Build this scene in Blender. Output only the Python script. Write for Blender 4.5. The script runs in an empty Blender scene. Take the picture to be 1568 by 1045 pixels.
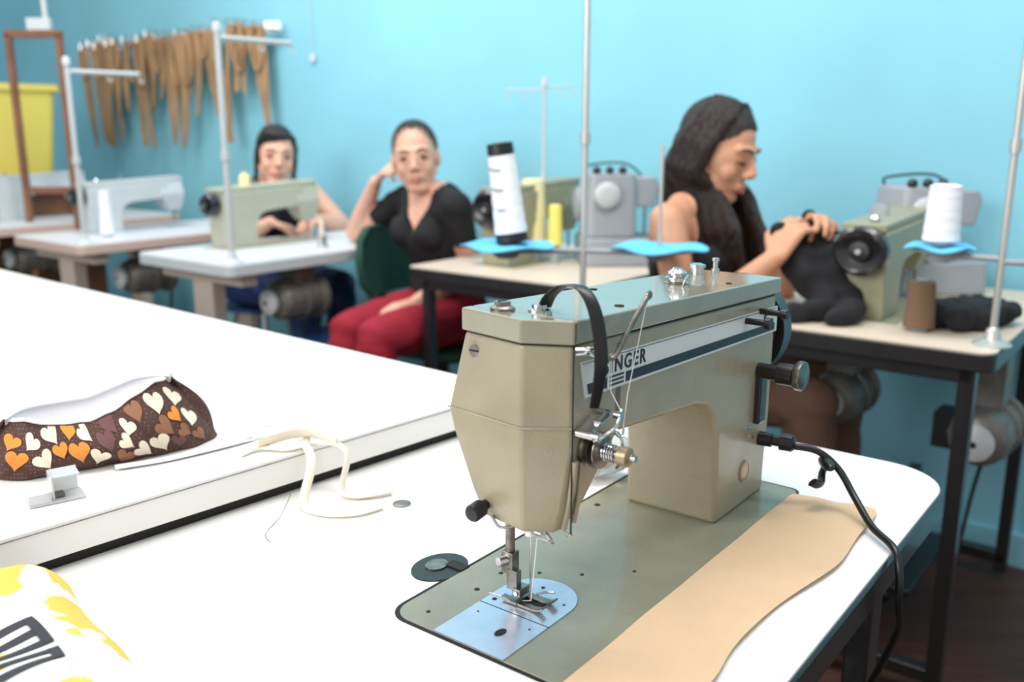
import bpy, bmesh, math, random
import numpy as np
from mathutils import Vector, Matrix
random.seed(7); np.random.seed(7)
S=bpy.context.scene
COL=S.collection
def V(*a): return Vector(a)
# ------------------------------------------------------------------ materials
def lin(c): return tuple((x/12.92 if x<=.04045 else ((x+.055)/1.055)**2.4) for x in [v/255 for v in c])
def mat(name,col,rough=.5,metal=0,noise=0,nscale=20,bump=0,bscale=80,trans=0,coat=0,spec=.5,col2=None,stretch=None,alpha=1,sss=0):
    m=bpy.data.materials.new(name); m.use_nodes=True
    nt=m.node_tree; b=nt.nodes['Principled BSDF']
    c=lin(col)
    b.inputs['Base Color'].default_value=(*c,1)
    b.inputs['Roughness'].default_value=rough; b.inputs['Metallic'].default_value=metal
    b.inputs['Transmission Weight'].default_value=trans; b.inputs['Coat Weight'].default_value=coat
    b.inputs['Specular IOR Level'].default_value=spec; b.inputs['Alpha'].default_value=alpha
    if sss: b.inputs['Subsurface Weight'].default_value=sss; b.inputs['Subsurface Scale'].default_value=.01; b.inputs['Subsurface Radius'].default_value=(1,.4,.2)
    tc=nt.nodes.new('ShaderNodeTexCoord'); src=tc.outputs['Object']
    if stretch:
        mp=nt.nodes.new('ShaderNodeMapping'); mp.inputs['Scale'].default_value=stretch
        nt.links.new(src,mp.inputs[0]); src=mp.outputs[0]
    if noise or col2:
        n=nt.nodes.new('ShaderNodeTexNoise'); n.inputs['Scale'].default_value=nscale; n.inputs['Detail'].default_value=6
        nt.links.new(src,n.inputs['Vector'])
        r=nt.nodes.new('ShaderNodeValToRGB'); nt.links.new(n.outputs['Fac'],r.inputs[0])
        c2=lin(col2) if col2 else tuple(x*(1-noise) for x in c)
        r.color_ramp.elements[0].position=.35; r.color_ramp.elements[1].position=.65
        r.color_ramp.elements[0].color=(*c2,1); r.color_ramp.elements[1].color=(*c,1)
        nt.links.new(r.outputs[0],b.inputs['Base Color'])
    if bump:
        n2=nt.nodes.new('ShaderNodeTexNoise'); n2.inputs['Scale'].default_value=bscale; n2.inputs['Detail'].default_value=4
        nt.links.new(src,n2.inputs['Vector'])
        bp=nt.nodes.new('ShaderNodeBump'); bp.inputs['Strength'].default_value=bump; bp.inputs['Distance'].default_value=.01
        nt.links.new(n2.outputs['Fac'],bp.inputs['Height']); nt.links.new(bp.outputs[0],b.inputs['Normal'])
    return m
M_wall=mat('wall_paint_cyan',(136,203,221),.75,noise=.1,nscale=1.6,bump=.06,bscale=60)
M_floor=mat('floor_wood',(78,48,38),.5,noise=.4,nscale=3,stretch=(1,8,1))
M_white=mat('white_laminate',(245,243,240),.32,noise=.02,nscale=4)
M_black=mat('black_plastic',(22,22,24),.35)
M_blackm=mat('black_enamel',(30,29,31),.3,coat=.3)
M_chrome=mat('chrome',(205,205,207),.18,metal=1)
M_rod=mat('satin_rod',(200,200,196),.35,metal=.6)
M_steel=mat('steel_plate',(196,204,222),.25,metal=.6,noise=.08,nscale=60)
M_oldsteel=mat('aged_steel',(150,145,138),.35,metal=1,noise=.4,nscale=90)
M_paint=mat('beige_enamel',(160,152,128),.34,noise=.18,nscale=14,bump=.08,bscale=380,coat=.25)
M_bed=mat('bed_enamel',(144,144,124),.33,noise=.2,nscale=16,bump=.06,bscale=300,coat=.25)
M_lid=mat('lid_enamel',(150,146,126),.16,noise=.12,nscale=20,coat=.5)
M_dark=mat('dark_gap',(18,17,16),.7)
M_strip=mat('brushed_aluminium',(226,228,226),.4,metal=.12,noise=.05,nscale=10)
M_brass=mat('knob_tan_metal',(165,150,120),.4,metal=.6)
M_glass=mat('sight_glass',(200,150,100),.15,noise=.3,nscale=80)
M_kraft=mat('kraft_paper',(222,190,154),.75,noise=.09,nscale=9,bump=.16,bscale=40)
M_thread=mat('white_thread',(240,240,240),.7)
M_gray=mat('gray_enamel',(158,164,170),.4,noise=.06)
M_lgray=mat('light_green_gray_enamel',(182,184,166),.4,noise=.06)
M_olive=mat('olive_enamel',(156,154,128),.4,noise=.1)
M_pale=mat('pale_enamel',(196,203,205),.4,noise=.05)
M_tabletop=mat('gray_laminate',(214,217,222),.4)
M_pinkedge=mat('pink_wood_edge',(205,178,166),.6)
M_beige=mat('beige_pedestal',(196,184,170),.6)
M_tan=mat('tan_laminate',(220,205,186),.4)
M_bluefelt=mat('blue_felt',(100,194,238),.85)
M_yel=mat('yellow_thread',(240,230,120),.8,bump=.2,bscale=200)
M_cream=mat('cream_thread',(240,232,178),.8,bump=.2,bscale=200)
M_wcone=mat('white_cone_thread',(240,242,246),.75,bump=.25,bscale=40,stretch=(1,1,8))
M_brown=mat('brown_cone_thread',(118,92,72),.8,bump=.3,bscale=60,stretch=(1,1,8))
M_card=mat('tan_cardboard',(176,142,104),.85,noise=.35,nscale=6)
M_wood=mat('brown_wood',(138,92,66),.6,noise=.3,nscale=8)
M_ybin=mat('yellow_plastic',(236,216,104),.4)
M_green=mat('dark_green_upholstery',(22,72,58),.7)
M_navy=mat('navy_plastic',(24,56,104),.5)
M_motor=mat('motor_gray',(128,126,120),.45,metal=.3,noise=.3,nscale=20)
M_skin=mat('skin_light',(226,176,152),.5,noise=.05,nscale=30,sss=.1)
M_skin3=mat('skin_warm',(210,154,122),.5,noise=.07,nscale=30,sss=.1)
M_lid1=mat('eyelid_light',(196,142,120),.7,spec=.2)
M_lid3=mat('eyelid_warm',(172,118,90),.7,spec=.2)
M_hairb=mat('hair_black',(26,21,20),.4,bump=.6,bscale=60,stretch=(4,4,.5))
M_hairbr=mat('hair_dark_brown',(50,33,27),.34,col2=(28,19,16),nscale=40,bump=.7,bscale=70,stretch=(5,5,.4))
M_blk=mat('black_cotton',(26,26,30),.9,bump=.2,bscale=30)
M_red=mat('wine_red_cotton',(150,22,44),.85,bump=.3,bscale=20)
M_brpants=mat('brown_cotton',(96,70,56),.9)
M_lips=mat('lips',(186,92,88),.45)
M_eye=mat('eye_white',(150,130,120),.7,spec=.1)
M_iris=mat('iris_brown',(24,16,13),.45)
M_lash=mat('lash',(30,22,20),.7,spec=.1)
M_teeth=mat('teeth',(232,226,218),.3)
M_clear=mat('clear_plastic',(240,242,244),.15,trans=.45)
M_cloth=mat('cream_fabric',(240,232,216),.9,bump=.2,bscale=60)
M_linen=mat('white_lining',(238,236,240),.85,bump=.2,bscale=80)
M_orange=mat('orange_print',(236,150,64),.85)
M_hcream=mat('cream_print',(242,228,206),.85)
M_hbrown=mat('tan_print',(150,104,80),.85)
M_hdk=mat('mauve_print',(112,76,74),.85)
def dots(name,base,dot,scale):
    m=mat(name,base,.9); nt=m.node_tree; b=nt.nodes['Principled BSDF']
    tc=nt.nodes.new('ShaderNodeTexCoord'); v=nt.nodes.new('ShaderNodeTexVoronoi'); v.inputs['Scale'].default_value=scale; v.inputs['Randomness'].default_value=0
    nt.links.new(tc.outputs['Object'],v.inputs['Vector'])
    r=nt.nodes.new('ShaderNodeValToRGB'); r.color_ramp.elements[0].position=.22; r.color_ramp.elements[1].position=.3
    r.color_ramp.elements[0].color=(*lin(dot),1); r.color_ramp.elements[1].color=(*lin(base),1)
    nt.links.new(v.outputs['Distance'],r.inputs[0]); nt.links.new(r.outputs[0],b.inputs['Base Color']); return m
M_pouch=dots('brown_print_fabric',(84,58,52),(120,92,82),260)
# ------------------------------------------------------------------ mesh builder
def catmull(pts,n=8):
    P=[Vector(p) for p in pts]; out=[]
    for i in range(len(P)-1):
        p0=P[max(i-1,0)];p1=P[i];p2=P[i+1];p3=P[min(i+2,len(P)-1)]
        for k in range(n):
            t=k/n
            out.append(.5*((2*p1)+(-p0+p2)*t+(2*p0-5*p1+4*p2-p3)*t*t+(-p0+3*p1-3*p2+p3)*t**3))
    out.append(P[-1]); return out
def frame(d):
    d=d.normalized(); h=V(0,0,1) if abs(d.z)<.9 else V(1,0,0)
    u=d.cross(h).normalized(); w=u.cross(d).normalized(); return u,w
class MB:
    def __init__(s): s.v=[];s.f=[];s.m=[];s.mats=[]
    def mi(s,m):
        if m not in s.mats: s.mats.append(m)
        return s.mats.index(m)
    def add(s,vs,fs,m):
        o=len(s.v); s.v+= [tuple(v) for v in vs]; k=s.mi(m)
        for f in fs: s.f.append([i+o for i in f]); s.m.append(k)
    def loft(s,rings,m,caps=True,closed=True):
        n=len(rings[0]); vs=[p for r in rings for p in r]; fs=[]
        for i in range(len(rings)-1):
            for j in range(n if closed else n-1):
                a=i*n+j;b=i*n+(j+1)%n; fs.append([a,b,b+n,a+n])
        if caps and closed: fs.append(list(range(n))[::-1]); fs.append([(len(rings)-1)*n+j for j in range(n)])
        s.add(vs,fs,m)
    def tube(s,path,r,m,seg=10,smooth=0,caps=True,flat=1,up=None):
        P=catmull(path,smooth) if smooth else [Vector(p) for p in path]
        if not hasattr(r,'__len__'): R=[r]*len(P)
        else:
            R=[float(x) for x in np.interp(np.linspace(0,1,len(P)),np.linspace(0,1,len(r)),r)]
        rings=[]; u=None
        for i,p in enumerate(P):
            d=(P[min(i+1,len(P)-1)]-P[max(i-1,0)])
            if d.length<1e-9: d=V(0,0,1)
            d.normalize()
            if up is not None:
                u=Vector(up)-d*d.dot(Vector(up)); u.normalize()
            elif u is None: u,_=frame(d)
            else: u=(u-d*u.dot(d)); u.normalize()
            w=d.cross(u)
            rings.append([p+(u*math.cos(a)*R[i]+w*math.sin(a)*R[i]*flat) for a in [2*math.pi*k/seg for k in range(seg)]])
        s.loft(rings,m,caps)
    def cyl(s,p0,p1,r0,m,r1=None,seg=24):
        p0=Vector(p0);p1=Vector(p1); r1=r0 if r1 is None else r1
        u,w=frame(p1-p0); A=[2*math.pi*k/seg for k in range(seg)]
        s.loft([[p+(u*math.cos(a)+w*math.sin(a))*r for a in A] for p,r in((p0,r0),(p1,r1))],m)
    def lathe(s,prof,o,ax,m,seg=28):
        o=Vector(o);ax=Vector(ax).normalized();u,w=frame(ax); A=[2*math.pi*k/seg for k in range(seg)]
        s.loft([[o+ax*z+(u*math.cos(a)+w*math.sin(a))*max(r,1e-4) for a in A] for r,z in prof],m)
    def box(s,c,sz,m,R=None):
        c=Vector(c); R=R or Matrix.Identity(3)
        vs=[c+R@V(x*sz[0]/2,y*sz[1]/2,z*sz[2]/2) for x in(-1,1) for y in(-1,1) for z in(-1,1)]
        s.add(vs,[[0,1,3,2],[4,6,7,5],[0,4,5,1],[2,3,7,6],[0,2,6,4],[1,5,7,3]],m)
    def prism(s,poly,z0,z1,m): s.loft([[V(x,y,z) for x,y in poly] for z in(z0,z1)],m)
    def prismy(s,poly,y0,y1,m): s.loft([[V(x,y,z) for x,z in poly] for y in(y0,y1)],m)
    def ell(s,c,r,m,R=None,nu=20,nv=12):
        c=Vector(c); R=R or Matrix.Identity(3)
        if not hasattr(r,'__len__'): r=(r,r,r)
        s.loft([[c+R@V(r[0]*math.sin(t)*math.cos(p),r[1]*math.sin(t)*math.sin(p),r[2]*math.cos(t)) for p in [2*math.pi*k/nu for k in range(nu)]] for t in [max(.02,min(math.pi-.02,math.pi*i/nv)) for i in range(nv+1)]],m)
    def obj(s,name,parent=None,bevel=0,seg=2,smooth=True,fn=None,loc=None,rotz=0,ang=38):
        me=bpy.data.meshes.new(name)
        vs=[fn(Vector(v)) for v in s.v] if fn else s.v
        me.from_pydata([tuple(v) for v in vs],[],s.f)
        for m in s.mats: me.materials.append(m)
        me.polygons.foreach_set('material_index',s.m)
        bm=bmesh.new(); bm.from_mesh(me); bmesh.ops.recalc_face_normals(bm,faces=bm.faces)
        for f in bm.faces: f.smooth=smooth
        if smooth and not bevel:
            for e in bm.edges:
                if len(e.link_faces)==2 and e.calc_face_angle(0)>math.radians(ang): e.smooth=False
        bm.to_mesh(me); bm.free()
        o=bpy.data.objects.new(name,me); COL.objects.link(o)
        if parent: o.parent=parent
        if loc is not None: o.location=loc
        o.rotation_euler[2]=rotz
        if bevel:
            b=o.modifiers.new('bevel','BEVEL'); b.width=bevel; b.segments=seg; b.limit_method='ANGLE'; b.angle_limit=math.radians(ang); b.harden_normals=True
        return o
def empty(name,loc=(0,0,0),rotz=0,scale=1):
    e=bpy.data.objects.new(name,None); COL.objects.link(e); e.location=loc; e.rotation_euler[2]=rotz
    e.scale=scale if hasattr(scale,'__len__') else (scale,)*3; e.empty_display_size=.1; return e
def rrect(x0,y0,x1,y1,r,n=6):
    if not hasattr(r,'__len__'): r=(r,)*4
    out=[]
    for (cx,cy,a0,q) in ((x0,y0,180,r[0]),(x1,y0,270,r[1]),(x1,y1,0,r[2]),(x0,y1,90,r[3])):
        sx=1 if cx==x0 else -1; sy=1 if cy==y0 else -1
        if q<=0: out.append((cx,cy)); continue
        for k in range(n+1):
            a=math.radians(a0+90*k/n); out.append((cx+sx*q+q*math.cos(a),cy+sy*q+q*math.sin(a)))
    return out
TZ=.76
# ------------------------------------------------------------------ room
n2=V(.643,.766,0); t2=V(-.766,.643,0)
def wpt(tau,z,off=0): p=n2*(2.65-off)+t2*tau; return V(p.x,p.y,z)
def wallbox(name,p0,p1,th,nrm,h,m):
    b=MB(); q=nrm*th
    b.loft([[V(p.x,p.y,z) for p in (p0,p1,p1+q,p0+q)] for z in (0,h)],m); return b.obj(name)
wallbox('wall_back',wpt(-3,0),wpt(6.8,0),.12,n2,3.0,M_wall)
wallbox('wall_left',wpt(6.8,0),wpt(6.8,0,5.2),.12,t2,3.0,M_wall)
b=MB(); c=[wpt(-3,0,-.12),wpt(6.92,0,-.12),wpt(6.92,0,5.2),wpt(-3,0,5.2)]
b.loft([[V(p.x,p.y,z) for p in c] for z in(-.1,0)],M_floor); b.obj('floor')
b=MB()
b.loft([[p+V(0,0,z) for p in (wpt(-3,0,.0),wpt(6.8,0,.0),wpt(6.8,0,.015),wpt(-3,0,.015))] for z in(0,.09)],M_wall); b.obj('baseboard_back')
# ------------------------------------------------------------------ foreground machine + generic builder
TH=math.radians(52.5)
O0=V(.0374,.5963,TZ)
def shear(v):
    k=min(max((v.x-.045)/.415,0),1.1)
    return V(v.x,v.y,v.z*(1-.07*k)) if v.z>.004 else v
def sm_body(b,paint):
    H=[(.086,[(.056,.120),(.048,.074),(.062,.052),(.074,.052),(.108,.075),(.108,.118)]),
       (.110,[(.051,.128),(.042,.070),(.060,.044),(.084,.040),(.122,.06),(.122,.126)]),
       (.158,[(.049,.146),(.038,.068),(.060,.036),(.126,.036),(.142,.045),(.142,.146)]),
       (.177,[(.048,.150),(.037,.067),(.060,.036),(.135,.036),(.150,.045),(.150,.150)]),
       (.2425,[(.051,.134),(.039,.068),(.060,.036),(.135,.036),(.150,.045),(.150,.134)])]
    b.loft([[V(x,y,z) for x,y in r] for z,r in H],paint)
def sm_arm(b,paint):
    poly=[(.118,.2425),(.462,.2425),(.462,.10),(.456,.03),(.456,0),(.330,0),(.328,.06),(.324,.105),(.316,.128),(.300,.142),(.275,.149),(.24,.151),(.125,.158),(.118,.175)]
    b.loft([[V(x,y,z) for x,z in poly] for y in (.036,.09,.142)],paint)
def build_machine(name,loc,rotz,paint,lid,bed,hero=False,scale=1,wheelr=.06):
    E=empty(name,loc,rotz,scale)
    b=MB(); b.prism(rrect(0,0,.476,.178,(.012,.012,.012,.02)),-.03,.0015,bed); b.obj('bed',E,bevel=.0015)
    b=MB(); sm_body(b,paint); b.obj('head',E,bevel=.0028,seg=3,fn=shear,ang=18)
    b=MB(); sm_arm(b,paint); b.obj('arm_and_pillar',E,bevel=.006,seg=3,fn=shear,ang=30)
    b=MB(); b.prism([(.0525,.133),(.0405,.069),(.0605,.038),(.46,.038),(.46,.133)],.241,.2445,M_dark)
    b.obj('lid_gap',E,fn=shear)
    b=MB()
    b.prism([(.049,.136),(.037,.068),(.0575,.033),(.0612,.033),(.0612,.136)],.2440,.2625,lid)
    b.prism([(.0622,.136),(.0622,.033),(.465,.033),(.465,.136)],.2440,.2625,lid)
    b.obj('lid',E,bevel=.0028,seg=3,fn=shear,ang=25)
    b=MB()
    sl=[(.0,.056),(.0595,.056),(.0595,.128),(.0,.128)]
    b.prism(sl,.0012,.0024,M_steel)
    pl=[(.0605,.056),(.093,.056)]+[(.093+.036*math.sin(a),.092-.036*math.cos(a)) for a in np.linspace(.15,math.pi-.15,18)]+[(.093,.128),(.0605,.128)]
    b.prism(pl,.0012,.0024,M_steel)
    b.obj('needle_plate',E)
    b=MB()
    b.lathe([(.012,-.012),(.012,0),(wheelr*.55,.001),(wheelr*.8,.006),(wheelr,.0),(wheelr,.022),(wheelr*.86,.03),(wheelr*.72,.024),(wheelr*.4,.018),(wheelr*.38,.032),(wheelr*.1,.034)],(.474,.09,.180),(1,0,0),M_blackm,seg=36)
    b.cyl((.45,.09,.180),(.512,.09,.180),.007,M_chrome)
    b.obj('handwheel',E,fn=None)
    b=MB()
    b.cyl((.422,.036,.158),(.422,.012,.158),.009,M_black,seg=20)
    b.cyl((.422,.014,.158),(.422,-.004,.158),.0125,M_black,seg=20)
    b.lathe([(.0155,0),(.017,.002),(.017,.008),(.012,.010),(.004,.0105)],(.426,-.004,.158),(0,-1,0),M_oldsteel)
    b.cyl((.378,.036,.222),(.378,.012,.222),.0035,M_black,seg=14); b.cyl((.378,.014,.222),(.378,.008,.222),.0065,M_black,seg=16)
    b.cyl((.415,.036,.228),(.415,.010,.228),.0035,M_black,seg=14); b.cyl((.415,.012,.228),(.415,.005,.228),.006,M_black,seg=16)
    b.cyl((.082,.09,.10),(.082,.09,.078),.0035,M_chrome,seg=14)
    b.cyl((.082,.112,.10),(.082,.112,.03),.0042,M_oldsteel,seg=14)
    b.obj('knobs_and_bars',E,fn=shear,bevel=.0006)
    b=MB(); b.box((.424,.033,.118),(.018,.008,.058),M_blackm)
    b.obj('lever_slot_plate',E,bevel=.002)
    if not hero:
        b=MB(); b.prismy([(.07,.2288),(.46,.2288),(.46,.200),(.078,.200)],.0352,.0365,M_strip); b.obj('label_strip',E,fn=shear)
        b=MB(); b.cyl((.082,.112,.03),(.082,.112,.006),.003,M_chrome); b.box((.083,.094,.004),(.016,.03,.003),M_chrome); b.cyl((.082,.09,.08),(.082,.09,.01),.001,M_chrome,seg=8); b.obj('presser_foot',E)
        b=MB(); b.cyl((.30,.09,.24),(.30,.09,.275),.004,M_chrome); b.lathe([(.012,0),(.013,.005),(.008,.012)],(.40,.09,.25),(0,0,1),M_chrome); b.obj('top_fittings',E)
        return E
    b=MB()
    b.prismy([(.0705,.2285),(.462,.2285),(.462,.199),(.077,.199)],.0348,.0362,M_strip)
    b.obj('label_strip',E,fn=shear)
    b=MB(); b.prismy([(.079,.2100),(.455,.2100),(.455,.2015),(.081,.2015)],.0343,.0350,M_black)
    b.prismy([(.108,.2125),(.136,.2125),(.136,.2000),(.108,.2000)],.0340,.0344,M_strip)
    for k in range(3): b.prismy([(.111,.2108-.0035*k),(.133,.2108-.0035*k),(.133,.2090-.0035*k),(.111,.2090-.0035*k)],.0337,.0341,M_black)
    b.prismy([(.425,.2225),(.452,.2225),(.452,.2145),(.425,.2145)],.0338,.0346,M_black)
    for k in range(4): b.prismy([(.428+.006*k,.2210),(.4325+.006*k,.2210),(.4325+.006*k,.2160),(.428+.006*k,.2160)],.0333,.0340,M_strip)
    b.prismy([(.0715,.2275),(.458,.2275),(.458,.2268),(.0715,.2268)],.0344,.0350,M_oldsteel)
    b.obj('label_stripe',E,fn=shear)
    cu=bpy.data.curves.new('label_text','FONT'); cu.body='SINGER'; cu.size=.0170; cu.space_character=1.25; cu.extrude=.0003; cu.offset=.00035
    cu.materials.append(M_black)
    to=bpy.data.objects.new('label_text',cu); COL.objects.link(to); to.parent=E
    to.location=(.1025,.0346,.2132*(1-.07*(.1025-.045)/.415)); to.rotation_euler=(math.pi/2,math.radians(2.0),0)
    b=MB()
    b.box((.0617,.0362,.166),(.0009,.0012,.152),M_dark)
    b.obj('face_seam',E)
    b=MB()
    b.tube([(.064,.0345,.150),(.066,.040,.118),(.070,.049,.088)],.0028,M_paint,10,smooth=4)
    b.tube([(.073,.0345,.150),(.075,.038,.118),(.079,.045,.092)],.0022,M_paint,10,smooth=4)
    b.tube([(.0475,.150,.1775),(.0365,.067,.1775),(.0595,.0355,.1775)],.0008,M_paint,6)
    b.obj('face_ridges',E)
    b=MB()
    b.lathe([(.0075,0),(.0075,.0012),(.005,.0014),(.005,.0006),(.001,.0006)],(.0485,.121,.229),(-1,-.12,0),M_paint)
    b.cyl((.0485,.121,.229),(.0465,.121,.229),.0052,M_oldsteel)
    b.box((.0462,.121,.229),(.0006,.009,.0012),M_dark)
    b.obj('face_screw',E)
    b=MB()
    b.lathe([(.010,0),(.010,.002),(.0065,.004),(.0065,.007),(.004,.0075)],(.062,.104,.2625),(0,0,1),M_oldsteel)
    b.box((.062,.104,.2702),(.011,.0012,.0008),M_dark)
    b.lathe([(.009,0),(.009,.002),(.006,.003),(.006,.006)],(.078,.080,.262),(0,0,1),M_chrome)
    b.lathe([(.011,0),(.012,.0015),(.010,.003),(.010,.005),(.0125,.0055),(.0125,.007),(.007,.008),(.007,.010),(.010,.0105),(.010,.0125),(.005,.016),(.004,.018)],(.325,.088,.262),(0,0,1),M_chrome)
    b.tube([(.308,.073,.262),(.308,.070,.270),(.322,.074,.273),(.332,.080,.270)],.001,M_chrome,8,smooth=4)
    b.lathe([(.007,0),(.007,.008),(.009,.0085),(.009,.012),(.004,.014)],(.415,.110,.262),(0,0,1),M_chrome)
    b.lathe([(.0045,0),(.0045,.005),(.0028,.0055),(.0028,.014),(.004,.0145),(.004,.018),(.002,.0185)],(.448,.104,.262),(0,0,1),M_chrome)
    b.cyl((.15,.05,.2622),(.15,.05,.2634),.004,M_dark); b.cyl((.22,.12,.2622),(.22,.12,.2634),.0035,M_dark); b.cyl((.365,.05,.2622),(.365,.05,.2634),.003,M_dark)
    b.obj('top_fittings',E,fn=shear)
    b=MB()
    b.tube([(.088,.082,.263),(.086,.074,.274),(.082,.058,.283),(.075,.037,.283),(.0695,.022,.266),(.067,.015,.232),(.065,.019,.196)],[.0064,.0060,.0055,.0055,.0058,.0058,.0042],M_black,12,smooth=8,flat=.24,up=(.85,-.5,0))
    b.obj('leather_strap',E)
    b=MB()
    b.tube([(.144,.020,.270),(.138,.020,.266),(.116,.021,.247),(.098,.022,.229),(.092,.026,.230),(.086,.030,.238)],.0021,M_oldsteel,10,smooth=5)
    b.lathe([(.0026,-.002),(.0038,-.001),(.0038,.001),(.0026,.002)],(.145,.020,.271),(0,1,0),M_oldsteel)
    b.tube([(.062,.034,.240),(.065,.024,.241),(.074,.022,.238),(.080,.024,.228),(.082,.027,.216)],.0015,M_chrome,8,smooth=5)
    b.tube([(.062,.034,.236),(.066,.027,.237),(.073,.025,.234)],.0012,M_chrome,8,smooth=4)
    b.box((.074,.027,.178),(.024,.012,.0025),M_chrome,Matrix.Rotation(-.35,3,'Y'))
    b.box((.086,.022,.183),(.022,.007,.0028),M_chrome,Matrix.Rotation(-.2,3,'Y'))
    b.cyl((.066,.034,.173),(.066,.014,.173),.0038,M_chrome,seg=18)
    b.cyl((.094,.034,.184),(.094,.012,.184),.003,M_chrome,seg=18)
    b.tube([(.062,.018,.171),(.074,.010,.176),(.088,.012,.180),(.100,.016,.186)],.0015,M_chrome,8,smooth=4)
    b.tube([(.085,.012,.172),(.090,.009,.168),(.096,.011,.173)],.0011,M_chrome,8,smooth=4)
    b.obj('takeup_lever',E)
    b=MB()
    tx=.083;tz=.157
    b.lathe([(.015,0),(.015,.004),(.011,.005),(.0145,.008),(.015,.009),(.006,.0105),(.0145,.013),(.0145,.014),(.008,.016)],(tx,.036,tz),(0,-1,0),M_oldsteel,seg=30)
    hel=[(tx+.0065*math.cos(a),.020-a*.00035,tz+.0065*math.sin(a)) for a in np.linspace(0,2*math.pi*5,80)]
    b.tube(hel,.0008,M_chrome,6)
    b.cyl((tx,.03,tz),(tx,-.008,tz),.0028,M_chrome,seg=14)
    b.lathe([(.006,0),(.0078,.001),(.0078,.009),(.006,.010),(.002,.0105)],(tx,.007,tz),(0,-1,0),M_brass,seg=18)
    b.tube([(tx+.012,.034,tz+.007),(tx+.018,.02,tz+.013),(tx+.016,.012,tz-.005),(tx+.008,.014,tz-.015)],.0011,M_chrome,8,smooth=5)
    b.obj('thread_tension',E,fn=shear)
    b=MB()
    b.lathe([(.0045,0),(.0045,.006),(.0074,.007),(.0074,.018),(.006,.020),(.001,.0205)],(.050,.113,.099),(-1,-.05,-.1),M_black,seg=20)
    b.tube([(.052,.108,.089),(.050,.098,.083),(.058,.090,.084),(.060,.098,.088)],.0013,M_chrome,8,smooth=4)
    b.tube([(.062,.068,.090),(.064,.058,.078),(.074,.062,.071),(.080,.074,.074),(.082,.084,.070)],.0014,M_chrome,8,smooth=5)
    b.tube([(.070,.055,.088),(.080,.048,.080),(.086,.055,.074)],.001,M_chrome,8,smooth=5)
    b.lathe([(.0035,0),(.0055,.001),(.0055,.012),(.004,.014)],(.082,.09,.066),(0,0,1),M_chrome,seg=18)
    b.cyl((.082,.09,.071),(.082,.078,.071),.0028,M_chrome,seg=12)
    b.cyl((.082,.09,.066),(.082,.09,.004),.0009,M_chrome,seg=8)
    b.obj('needle_and_clamp',E)
    b=MB()
    b.box((.082,.112,.036),(.010,.012,.020),M_oldsteel)
    b.cyl((.082,.112,.038),(.070,.116,.038),.0045,M_chrome,seg=16)
    b.box((.0795,.106,.022),(.007,.011,.018),M_oldsteel)
    b.box((.0815,.100,.0125),(.014,.008,.007),M_oldsteel)
    b.cyl((.073,.100,.012),(.093,.100,.012),.0022,M_chrome,seg=12)
    for x,w in((.0745,.0065),(.0905,.0080)):
        b.loft([[V(x-w/2,y,z),V(x+w/2,y,z),V(x+w/2,y,z+.0022),V(x-w/2,y,z+.0022)] for y,z in((.114,.0045),(.095,.0030),(.080,.0030),(.074,.0045),(.070,.0075))],M_oldsteel)
    b.box((.0825,.103,.0045),(.024,.012,.0025),M_oldsteel)
    b.box((.0825,.088,.0028),(.010,.020,.0012),M_dark)
    b.tube([(.094,.092,.006),(.101,.088,.006),(.104,.080,.007)],.0012,M_chrome,8,smooth=4)
    b.obj('presser_foot',E,bevel=.0006)
    b=MB()
    for x,y,r in((.03,.082,.0050),): b.prism([(x+1.3*r*math.cos(a),y+.8*r*math.sin(a)) for a in np.linspace(0,2*math.pi,18,endpoint=False)],.002,.0027,M_dark)
    for x,y,r in((.045,.118,.001),(.048,.066,.001),(.07,.12,.0022),(.098,.066,.0012),(.103,.110,.0012),(.112,.098,.0018)):
        b.cyl((x,y,.0022),(x,y,.0027),r,M_dark,seg=12)
    for x,y,r in((.075,.144,.0026),(.112,.146,.0022),(.134,.118,.002),(.02,.152,.002),(.155,.085,.002),(.19,.05,.0018),(.30,.16,.0035),(.20,.155,.002)):
        b.cyl((x,y,.0012),(x,y,.0018),r,M_dark,seg=12)
    b.box((.060,.092,.0013),(.0012,.072,.0022),M_dark)
    b.obj('bed_holes',E)
    b=MB()
    b.lathe([(.012,0),(.012,.002),(.0095,.0025),(.0095,.001),(.001,.001)],(.398,.0365,.040),(0,-1,0),M_paint)
    b.cyl((.398,.0352,.040),(.398,.0345,.040),.0092,M_glass)
    b.lathe([(.008,0),(.008,.014),(.006,.015),(.006,.022),(.0095,.023),(.0095,.036),(.007,.039)],(.436,.036,.067),(.15,-1,0),M_black,seg=20)
    b.cyl((.402,.036,.088),(.402,.034,.088),.0025,M_chrome); b.cyl((.412,.036,.075),(.412,.034,.075),.002,M_chrome)
    b.obj('plug_and_sight_glass',E)
    b=MB()
    b.tube([(.096,.0235,.229),(.100,.026,.200),(.096,.012,.184)],.0004,M_thread,6)
    b.tube([(.144,.02,.270),(.106,.014,.200),(.094,.012,.160)],.0004,M_thread,6)
    b.tube([(.074,.060,.071),(.0815,.083,.066),(.0815,.089,.006),(.079,.100,.0035),(.075,.13,.003)],.00045,M_thread,6)
    b.obj('thread',E)
    return E
HE=build_machine('sewing_machine',O0,TH,M_paint,M_lid,M_bed,hero=True)
def hl(x,y,z=0):
    return V(O0.x+x*math.cos(TH)-y*math.sin(TH),O0.y+x*math.sin(TH)+y*math.cos(TH),O0.z+z)
b=MB()
b.tube([hl(.442,-.002,.064),hl(.452,-.025,.060),hl(.452,-.048,.045),hl(.436,-.072,.024),hl(.405,-.100,.010),hl(.375,-.130,.006),hl(.362,-.140,-.012),hl(.362,-.142,-.045),hl(.385,-.137,-.09),hl(.42,-.10,-.2)],.0038,M_black,10,smooth=8)
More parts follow.
